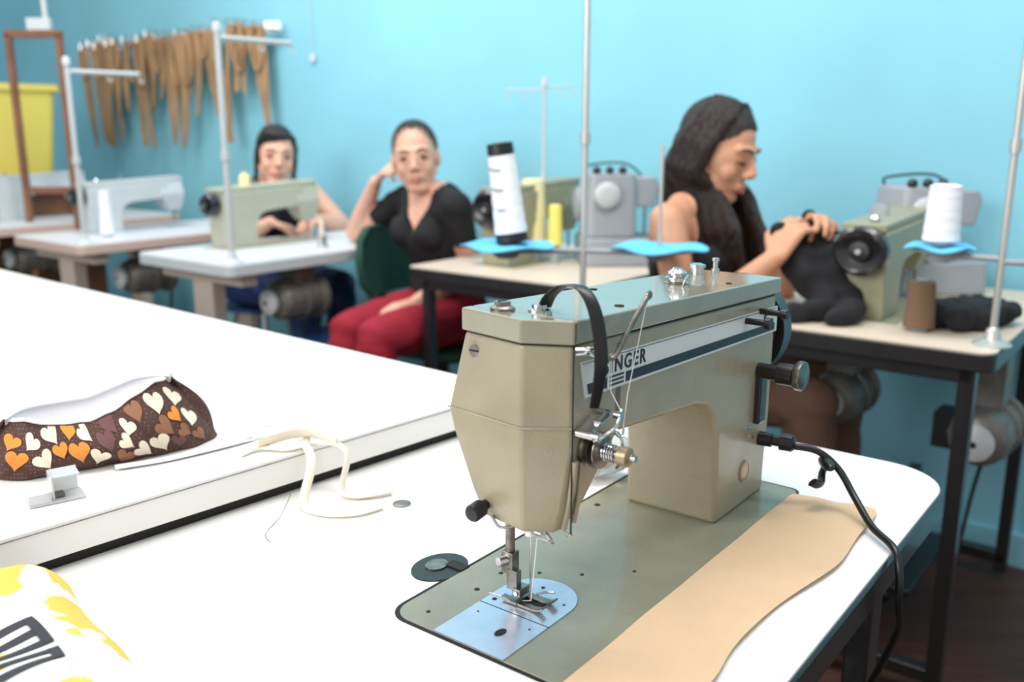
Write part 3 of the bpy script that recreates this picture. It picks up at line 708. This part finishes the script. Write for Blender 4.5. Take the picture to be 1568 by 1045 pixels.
def features(parent,T,H,lidm,smile=0,gaze=(0,0),closed=False,browm=M_hairb):
    b=MB()
    for s in(-1,1):
        # eye opening shaded by the lid, ball, iris, lashes, crease and brow
        b.ell(T(s*.031,.0700,.004),(.0175,.0082,.0100),lidm,H)
        b.ell(T(s*.030,.0718,.0025),(.0138,.0078,.0048),M_eye,H)
        if not closed: b.ell(T(s*.030+gaze[0],.0775,.0028+gaze[1]),(.0068,.0030,.0052),M_iris,H,12,8)
        zz=-.004 if closed else .0070
        if closed: b.ell(T(s*.030,.0722,.003),(.0150,.0088,.0070),lidm,H)
        b.tube([T(s*.0150,.0750,.002),T(s*.023,.0800,zz),T(s*.033,.0795,zz+.0005),T(s*.0465,.0690,.003)],[.0012,.0022,.0024,.0014],M_lash,6,smooth=5)
        b.tube([T(s*.0165,.0750,-.001),T(s*.030,.0782,-.0030),T(s*.044,.0695,-.001)],[.0006,.0010,.0006],M_lash,6,smooth=5)
        b.tube([T(s*.013,.0868,.0245),T(s*.030,.0820,.0310),T(s*.050,.0665,.0250)],[.0028,.0034,.0016],browm,8,smooth=5,flat=.8)
        b.ell(T(s*.0062,.0925,-.0362),(.0024,.0024,.0012),M_lash,H,8,6)
    w=.022+.005*smile; c=.005*smile
    b.tube([T(-w,.0715,-.062+c),T(-.009,.0875,-.0575),T(0,.0890,-.0590),T(.009,.0875,-.0575),T(w,.0715,-.062+c)],[.001,.0034,.0032,.0034,.001],M_lips,8,smooth=6)
    b.tube([T(-w+.003,.0720,-.064+c),T(0,.0870,-.0690-.003*smile),T(w-.003,.0720,-.064+c)],[.001,.0044,.001],M_lips,8,smooth=6)
    if smile: b.tube([T(-.017,.0775,-.0612+c*.4),T(0,.0868,-.0640),T(.017,.0775,-.0612+c*.4)],[.001,.0034,.001],M_teeth,8,smooth=6)
    b.obj('face_features',parent)
def strand_disp(T0,H,amp,freq):
    Hn=np.array(H); c=np.array(T0)
    def d(C):
        Lc=(C-c)@Hn
        ang=np.arctan2(Lc[:,0],Lc[:,1]+.1)
        return amp*(np.sin(ang*freq)+.6*np.sin(ang*freq*2.3+Lc[:,2]*20)+.4*np.sin(Lc[:,0]*freq*14+Lc[:,2]*12))
    return d
def cutplane(C,H,off=-.004,slope=1.05,wav=.004,side=.2):
    Hi=H.transposed()
    def c(p):
        q=Hi@(p-Vector(C)); 
        if q.z<-.11: return False
        return q.z < slope*q.y+off+wav*math.sin(q.x*90)+side*max(0,.03-abs(q.x)) 
    return c
def hand(f,w,d,n,side,curl=(.5,.6,.4),thumb=.5,s=1,tag='hand',spread=.10):
    w=Vector(w); d=Vector(d).normalized(); n=Vector(n); n=(n-d*n.dot(d)).normalized(); x=d.cross(n)*side
    pl=.078*s
    for k,(o,lf) in enumerate(((.027,.068),(.009,.076),(-.009,.071),(-.026,.056))):
        kn=w+d*(pl-(.004*abs(k-1)))+x*o*s
        f.cap(w+x*o*.55*s+d*.008,kn,.013*s,.0105*s,tag)
        p=kn; ang=0; dd=(d+x*(spread*(1.2-k*.8))).normalized(); r=.0086*s
        for j,(fr,cu) in enumerate(((.46,curl[0]),(.30,curl[1]),(.24,curl[2]))):
            ang+=cu+(.06*k); q=p+(dd*math.cos(ang)+n*math.sin(ang))*lf*fr*s
            f.cap(p,q,r,r*.92,tag); p=q; r*=.92
    p0=w+d*.018*s+x*.022*s; p1=p0+(d*.7+x*.75+n*.25*thumb).normalized()*.040*s; p2=p1+(d*.9+x*.25+n*thumb).normalized()*.030*s; p3=p2+(d*.9-x*.05+n*thumb).normalized()*.024*s
    f.chain([p0,p1,p2,p3],[.014*s,.0115*s,.0098*s,.0082*s],tag)
def body(f,pel,waist,chest,nb,Fw,Rs,Ls,arms,legs,C,H,ar=1):
    B=hframe(Fw); R=B@V(1,0,0); F=B@V(0,1,0)
    pel,waist,chest,nb=map(Vector,(pel,waist,chest,nb))
    f.ell(pel,(.165,.125,.10),B,'pelvis'); f.ell(waist,(.118,.092,.13),B,'torso'); f.ell((waist+pel)/2,(.135,.105,.11),B,'torso')
    f.ell(chest,(.138,.100,.15),B,'torso'); f.ell(chest+V(0,0,.07),(.135,.08,.085),B,'torso')
    for s in(-1,1): f.ell(chest+R*s*.062+F*.068+V(0,0,-.015),(.055,.052,.055),B,'torso')
    Rs,Ls=Vector(Rs),Vector(Ls); mid=(Rs+Ls)/2
    for S_ in(Rs,Ls):
        f.cap(S_,chest+V(0,0,.06)+(S_-mid)*.5,.045*ar,.07,'shoulder'); f.cap(S_+V(0,0,.0),nb+V(0,0,.022),.038,.034,'shoulder')
    f.cap(nb-V(0,0,.03),nb+V(0,0,.01),.057,.050,'neckb')
    f.cap(nb,C+H@V(0,-.022,-.055),.045,.044,'neck')
    for (S_,E_,W_) in arms:
        S_,E_,W_=map(Vector,(S_,E_,W_))
        f.cap(S_,S_.lerp(E_,.5),.046*ar,.041*ar,'uparm'); f.cap(S_.lerp(E_,.5),E_,.041*ar,.034,'lowuparm')
        f.cap(E_,E_.lerp(W_,.35),.034,.035,'forearm'); f.cap(E_.lerp(W_,.35),W_,.035,.0225,'forearm')
    for (Hp,K_,An,Fd) in legs:
        Hp,K_,An=map(Vector,(Hp,K_,An)); Fd=Vector(Fd).normalized()
        f.chain([Hp,Hp.lerp(K_,.5),K_],[.092,.080,.060],'leg'); f.chain([K_,K_.lerp(An,.35),An],[.058,.056,.038],'leg')
        f.cap(An+V(0,0,-.02),An+Fd*.13+V(0,0,-.035),.034,.026,'shoe')
# ---- woman with hand at her head (centre)
E=empty('seated_woman'); f=Fig()
C=V(-.315,3.04,1.074); H=hframe((.03,-1,-.05),roll=.10); T=head(f,C,H)
Rs=V(-.372,3.19,.925);Ls=V(-.180,2.945,.925)
eR=V(-.568,3.32,.797);wR=V(-.470,3.19,.985); eL=V(-.135,3.05,.70);wL=V(-.305,2.885,.625)
td=V(-.6,-.8,0)
legs=[(V(-.275,3.18,.545),V(-.52,2.86,.535),V(-.57,2.78,.09),td),(V(-.175,3.06,.545),V(-.41,2.72,.54),V(-.44,2.66,.09),td)]
body(f,(-.225,3.12,.555),(-.24,3.11,.70),(-.262,3.085,.845),(-.277,3.066,.945),(-.72,-.69,0),Rs,Ls,[(Rs,eR,wR),(Ls,eL,wL)],legs,C,H)
hand(f,wR,V(.55,-.45,.55),V(.5,.1,-.6),1,(.6,.7,.5)); hand(f,wL,V(-.9,-.35,-.15),V(.1,-.1,-1),-1,(.3,.4,.3))
nb2=np.array((-.277,3.066,.945)); Fn=np.array((-.45,-.89,0))
def fn2(x,t):
    if t=='leg' or t=='pelvis': return 2
    if t=='shoe': return 3
    if t in('torso','uparm','shoulder','neckb'):
        d=x-nb2; fw=d@Fn; lat=abs(d@np.array((.89,-.45,0)))
        if d[2]>.03 and lat<.07: return 0
        if fw>0 and d[2]>-.12 and lat<.055*(d[2]+.12)/.12: return 0
        return 1
    return 0
f.build('body',E,[M_skin,M_blk,M_red,M_black],fn2,infl=.005,voxel=.0043); features(E,T,H,M_lid1,smile=.5)
g=Fig(); g.ell(T(0,-.019,.032),(.0755,.091,.089),H,'h'); g.ell(T(0,-.05,-.005),(.069,.060,.068),H,'h'); g.ell(T(0,-.115,.02),(.034,.034,.034),H,'h')
g.build('hair',E,[M_hairbr],voxel=.004,iters=3,cut=cutplane(C,H,off=.0,side=-.05),disp=strand_disp(C,H,.0010,60))
chair((-.245,3.115,0),math.radians(-120)+0,M_green,(.60,.84))
# ---- woman at the left
E=empty('seated_woman'); f=Fig()
C=V(-.926,3.66,1.062); H=hframe((.35,-.93,-.06),roll=-.08); T=head(f,C,H)
nb=V(-.955,3.72,.935); Rr=V(-.616,-.788,0); Rs=nb+Rr*.165+V(0,0,-.03); Ls=nb-Rr*.165+V(.015,0,-.03); Fw=V(.788,-.616,0)
eL=V(-.70,3.80,.775); wL=V(-.79,3.66,.815); eR=V(-1.02,3.46,.76); wR=V(-.93,3.53,.815)
pel=V(-1.06,3.80,.55); legs=[]
for s in(-1,1):
    hp=pel+Rr*.09*s; legs.append((hp,hp+Fw*.40,hp+Fw*.40+V(0,0,-.455),Fw))
body(f,pel,(-1.04,3.785,.69),(-1.0,3.755,.83),nb,Fw,Rs,Ls,[(Rs,eR,wR),(Ls,eL,wL)],legs,C,H)
hand(f,wL,V(-.2,-.95,-.2),V(0,-.2,-1),1,(.3,.4,.3)); hand(f,wR,V(.6,.2,-.2),V(.2,0,-1),-1,(.3,.4,.3))
nb1=np.array(nb)
def fn1(x,t):
    if t in('leg','pelvis'): return 2
    if t=='shoe': return 2
    if t in('torso','neckb','shoulder'):
        d=x-nb1
        if d[2]>.02 and np.linalg.norm(d[:2])<.07: return 0
        if t=='shoulder' and np.linalg.norm(d[:2])>.135: return 0
        if d@np.array(Fw)>0 and d[2]>-.05 and np.linalg.norm(d[:2])<.09: return 0
        return 1
    return 0
f.build('body',E,[M_skin,M_blk,M_navy],fn1,infl=.004,voxel=.0043); features(E,T,H,M_lid1,smile=1)
g=Fig(); g.ell(T(0,-.020,.033),(.0765,.091,.089),H,'h'); g.ell(T(0,-.05,-.015),(.072,.060,.080),H,'h')
for k in range(9):
    u=-1+k/4; g.chain([T(.02+u*.026,.040,.104),T(.01+u*.044,.066-.018*u*u,.084),T(u*.056,.070-.026*u*u,.062-.014*u)],[.012,.008,.004],'h')
for s in(-1,1):
    g.chain([T(s*.056,.028,.070),T(s*.071,.012,.03),T(s*.074,-.003,-.03),T(s*.071,-.015,-.09),T(s*.060,-.028,-.13)],[.014,.011,.010,.009,.005],'h')
g.chain([T(0,-.07,-.03),T(0,-.06,-.12)],[.055,.04],'h')
g.build('hair',E,[M_hairb],voxel=.004,iters=2,disp=strand_disp(C,H,.0009,50))
stool((pel.x,pel.y,0))
# ---- woman at the right
E=empty('seated_woman'); f=Fig()
C=V(.490,2.205,1.110); H=hframe((.76,-.60,-.30)); T=head(f,C,H)
nb=V(.465,2.25,.985); Rr=V(-.616,-.788,0); Fw=V(.788,-.616,0)
Rs=V(.362,2.130,.955);Ls=V(.570,2.385,.955)
eR=V(.400,2.055,.715);wR=V(.578,1.995,.888); eL=V(.665,2.27,.735);wL=V(.668,2.105,.915)
pel=V(.42,2.32,.55); legs=[]
for s in(-1,1):
    hp=pel+Rr*.09*s; legs.append((hp,hp+Fw*.40,hp+Fw*.42+V(0,0,-.455),Fw))
body(f,pel,(.435,2.30,.70),(.455,2.275,.86),nb,Fw,Rs,Ls,[(Rs,eR,wR),(Ls,eL,wL)],legs,C,H,ar=.95)
hand(f,wR,V(.35,.12,.62),V(.5,.5,-.5),1,(.7,.8,.5),thumb=1); hand(f,wL,V(.25,-.55,.55),V(-.1,-.5,-.7),-1,(.7,.8,.5),thumb=1)
nb3=np.array(nb)
def fn3(x,t):
    if t in('leg','pelvis'): return 2
    if t=='shoe': return 3
    if t in('torso','neckb','shoulder'):
        d=x-nb3; lat=abs(d@np.array(Rr)); fw=d@np.array(Fw)
        if .070<lat<.100 and d[2]<.2: return 1 if t!='neckb' else 0
        if lat>=.100 and d[2]>-.09: return 0
        if d[2]>-.10: return 0
        return 1
    return 0
f.build('body',E,[M_skin3,M_blk,M_brpants,M_black],fn3,infl=.004,voxel=.0043)
features(E,T,H,M_lid3,smile=.6,closed=True,browm=M_hairbr)
b=MB(); b.tube([nb+V(*v) for v in ((-.05,-.02,.03),(-.02,-.08,-.02),(.045,-.09,-.075),(.085,-.05,-.085),(.06,.02,.0))],.0012,M_chrome,6,smooth=6); b.ell(nb+V(.055,-.09,-.085),.006,M_chrome); b.obj('necklace',E)
g=Fig(); g.ell(T(0,-.019,.036),(.079,.094,.090),H,'h'); g.ell(T(0,-.055,-.01),(.074,.060,.082),H,'h')
g.build('hair_cap',E,[M_hairbr],voxel=.004,iters=3,cut=cutplane(C,H,off=.004,side=-.1),disp=strand_disp(C,H,.001,50))
g=Fig(); bk=Fw*-1
for k in range(5):
    u=-1+k/2; g.chain([T(u*.050,-.080+.03*u*u,.0),nb+Rr*(u*.045)+bk*(.060)+V(0,0,.06),nb+Rr*(u*.05)+bk*.070+V(0,0,-.03),nb+Rr*(u*.05)+bk*.085+V(0,0,-.14)],[.034,.030,.024,.010],'h')
for k in range(4):
    g.chain([T(.012,.020-.022*k,.116),T(.054,.022-.022*k,.084),T(.076,.006-.022*k,.02),T(.080,-.012-.02*k,-.05),nb+Rr*(.050+.008*k)+Fw*(.045-.018*k)+V(0,0,.045),nb+Rr*(.050+.008*k)+Fw*(.105-.026*k)+V(0,0,-.055),nb+Rr*(.035+.006*k)+Fw*(.135-.03*k)+V(0,0,-.17-.012*k)],[.009,.014,.016,.020,.023,.021,.008],'h')
for k in range(4):
    g.chain([T(-.012,.020-.022*k,.116),T(-.054,.022-.022*k,.084),T(-.076,.006-.02*k,.02),T(-.080,-.006-.02*k,-.06),nb-Rr*(.055+.012*k)+Fw*(.085-.015*k)+V(0,0,.02),nb-Rr*(.05+.012*k)+Fw*(.135-.02*k)+V(0,0,-.08),nb-Rr*(.04+.010*k)+Fw*(.15-.02*k)+V(0,0,-.19-.01*k)],[.009,.013,.015,.019,.020,.019,.007],'h')
g.build('hair_locks',E,[M_hairbr],voxel=.0045,iters=3,disp=strand_disp(C,H,.0013,60))
stool((pel.x,pel.y,0))
g=Fig()
g.chain([(.60,2.03,.945),(.625,2.035,.90),(.655,2.01,.85),(.70,1.98,.80)],[.022,.034,.042,.042],'c')
g.chain([(.665,2.06,.965),(.685,2.04,.92),(.72,2.01,.86),(.735,1.97,.80)],[.016,.028,.037,.042],'c')
g.chain([(.62,2.03,.94),(.66,2.05,.95)],[.022,.020],'c')
g.chain([(.70,1.97,.795),(.66,1.93,.785),(.62,1.91,.782),(.585,1.90,.778)],[.034,.028,.024,.018],'c')
g.chain([(.74,1.95,.79),(.71,1.89,.785),(.67,1.87,.780)],[.028,.026,.019],'c')
g.build('black_garment',None,[M_blk],voxel=.005,iters=4,disp=foldn(.005))
g=Fig(); q=at(cR,.22,.12,TZ+.028)
for k in range(6):
    a=k*1.1; g.cap(q+V(.05*math.cos(a),.05*math.sin(a),0),q+V(-.03*math.sin(a*2)+.1,.10-.03*k*.5,0),.028,.022,'c')
g.build('black_cloth_pile',None,[M_blk],voxel=.006,iters=5,disp=foldn(.004))
# ------------------------------------------------------------------ wall items
b=MB()
b.tube([wpt(3.55,1.60,.05),wpt(5.3,1.585,.05)],.010,M_white,8)
for tau in(3.6,4.2,4.8,5.25): b.tube([wpt(tau,1.60,0),wpt(tau,1.60,.06)],.012,M_white,8)
b.box(wpt(3.56,1.615,.06),(.07,.03,.03),M_white)
rr=random.Random(9); tau=3.66; k=0
while tau<5.28:
    ln=rr.choice([.30,.40,.48,.54]) if tau<4.5 else rr.choice([.36,.46,.54]); wt=rr.uniform(.05,.12); wb=rr.uniform(.012,.045); rot=rr.uniform(-.18,.18); off=.07+.010*(k%5); sk=rr.uniform(-.035,.035)
    z1=1.615+rr.uniform(-.01,.03); P=[]
    for s_,lst in((1,range(0,9)),(-1,range(8,-1,-1))):
        for i in lst:
            t=i/8; w=(wt*(1-t)**.7+wb*t)/2*(1+.3*math.sin(t*5+k)); x=s_*w+sk*math.sin(t*math.pi)+rot*t*ln; P.append((x,-t*ln))
    b.loft([[wpt(tau+x,z1+z,off+d) for x,z in P] for d in(0,.003)],M_card)
    if k%2==0:
        rx=rr.uniform(.03,.05); rz=rr.uniform(.06,.12); b.tube([wpt(tau+rx*math.cos(a),z1-rz+rz*math.sin(a),off+.012) for a in np.linspace(0,2*math.pi,20)],.009,M_card,6)
    b.tube([wpt(tau,z1+.015,.05),wpt(tau,z1+.02,off+.02),wpt(tau,z1-.015,off+.02)],.004,M_chrome,6)
    tau+=rr.uniform(.045,.10); k+=1
b.obj('hanging_cardboard_patterns')
cb=V(-2.52,4.66,0); Rz=Matrix.Rotation(math.radians(-40),3,'Z')
b=MB(); b.box(cb+V(0,0,.44),(.8,.5,.84),M_wood,Rz); b.box(cb+V(0,0,.88),(.84,.54,.04),M_wood,Rz)
for s in(-1,1): b.box(cb+Rz@V(s*.2,-.255,.45),(.37,.015,.72),M_wood,Rz); b.ell(cb+Rz@V(s*.04,-.27,.5),.015,M_chrome)
b.obj('wooden_cabinet',bevel=.004)
b=MB(); E0=cb+V(0.0,-.02,.905)
b.loft([[E0+Rz@V(x,y,z) for x,y in rrect(-.19-d,-.15-d,.19+d,.15+d,.04)] for z,d in((0,0),(.44,.035),(.44,.055),(.47,.055),(.47,.03),(.44,.025),(.03,-.01))],M_ybin)
b.obj('yellow_bin')
b=MB(); F0=V(-2.045,4.10,0)
for x in(-.108,.108): b.box(F0+V(x,0,.78),(.025,.03,1.56),M_wood)
b.box(F0+V(0,0,1.56),(.245,.03,.03),M_wood); b.box(F0+V(0,0,.90),(.215,.02,.03),M_wood); b.box(F0+V(0,0,.3),(.215,.02,.03),M_wood)
for x in(-.108,.108): b.box(F0+V(x,0,.015),(.03,.3,.03),M_wood)
b.cyl(F0+V(.06,0,1.57),F0+V(.055,0,1.9),.012,M_rod); b.box(F0+V(.03,0,1.60),(.10,.03,.05),M_pale)
b.obj('wooden_frame_rack',bevel=.003)
b=MB()
b.tube([wpt(3.36,3.0,.01),wpt(3.37,2.2,.012),wpt(3.35,1.5,.01)],.002,M_pale,6,smooth=5); b.box(wpt(3.35,1.47,.012),(.02,.02,.03),M_pale); b.obj('wall_cable')
# ------------------------------------------------------------------ light
w=bpy.data.worlds.new('World'); S.world=w; w.use_nodes=True
w.node_tree.nodes['Background'].inputs[0].default_value=(.99,.98,.99,1); w.node_tree.nodes['Background'].inputs[1].default_value=.68
def area(name,loc,tgt,sx,sy,p,col=(1,1,1)):
    l=bpy.data.lights.new(name,'AREA'); l.shape='RECTANGLE'; l.size=sx; l.size_y=sy; l.energy=p; l.color=col
    o=bpy.data.objects.new(name,l); COL.objects.link(o); o.location=loc; o.rotation_euler=(Vector(tgt)-Vector(loc)).to_track_quat('-Z','Y').to_euler()
area('window_light',(-2.6,-.6,2.3),(0,1.6,.8),2.6,1.6,88,(1,.985,.95))
area('ceiling_light_1',(.2,1.2,2.75),(.2,1.2,0),1.6,.4,22,(1,.98,.94)); area('ceiling_light_2',(-1.2,3.0,2.75),(-1.0,3.6,.6),2.0,.5,40); area('ceiling_light_3',(.7,1.4,2.75),(1.2,2.4,.9),1.6,.4,15)
# ------------------------------------------------------------------ camera
cd=bpy.data.cameras.new('camera'); cam=bpy.data.objects.new('camera',cd); COL.objects.link(cam)
cam.location=(0,0,1.16); cam.rotation_euler=(math.radians(90-12.99),0,0)
cd.sensor_width=36; cd.lens=32.14; cd.clip_start=.02
cd.dof.use_dof=True; cd.dof.focus_distance=.84; cd.dof.aperture_fstop=4.4
S.camera=cam
S.view_settings.view_transform='Standard'; S.view_settings.look='None'; S.view_settings.exposure=0
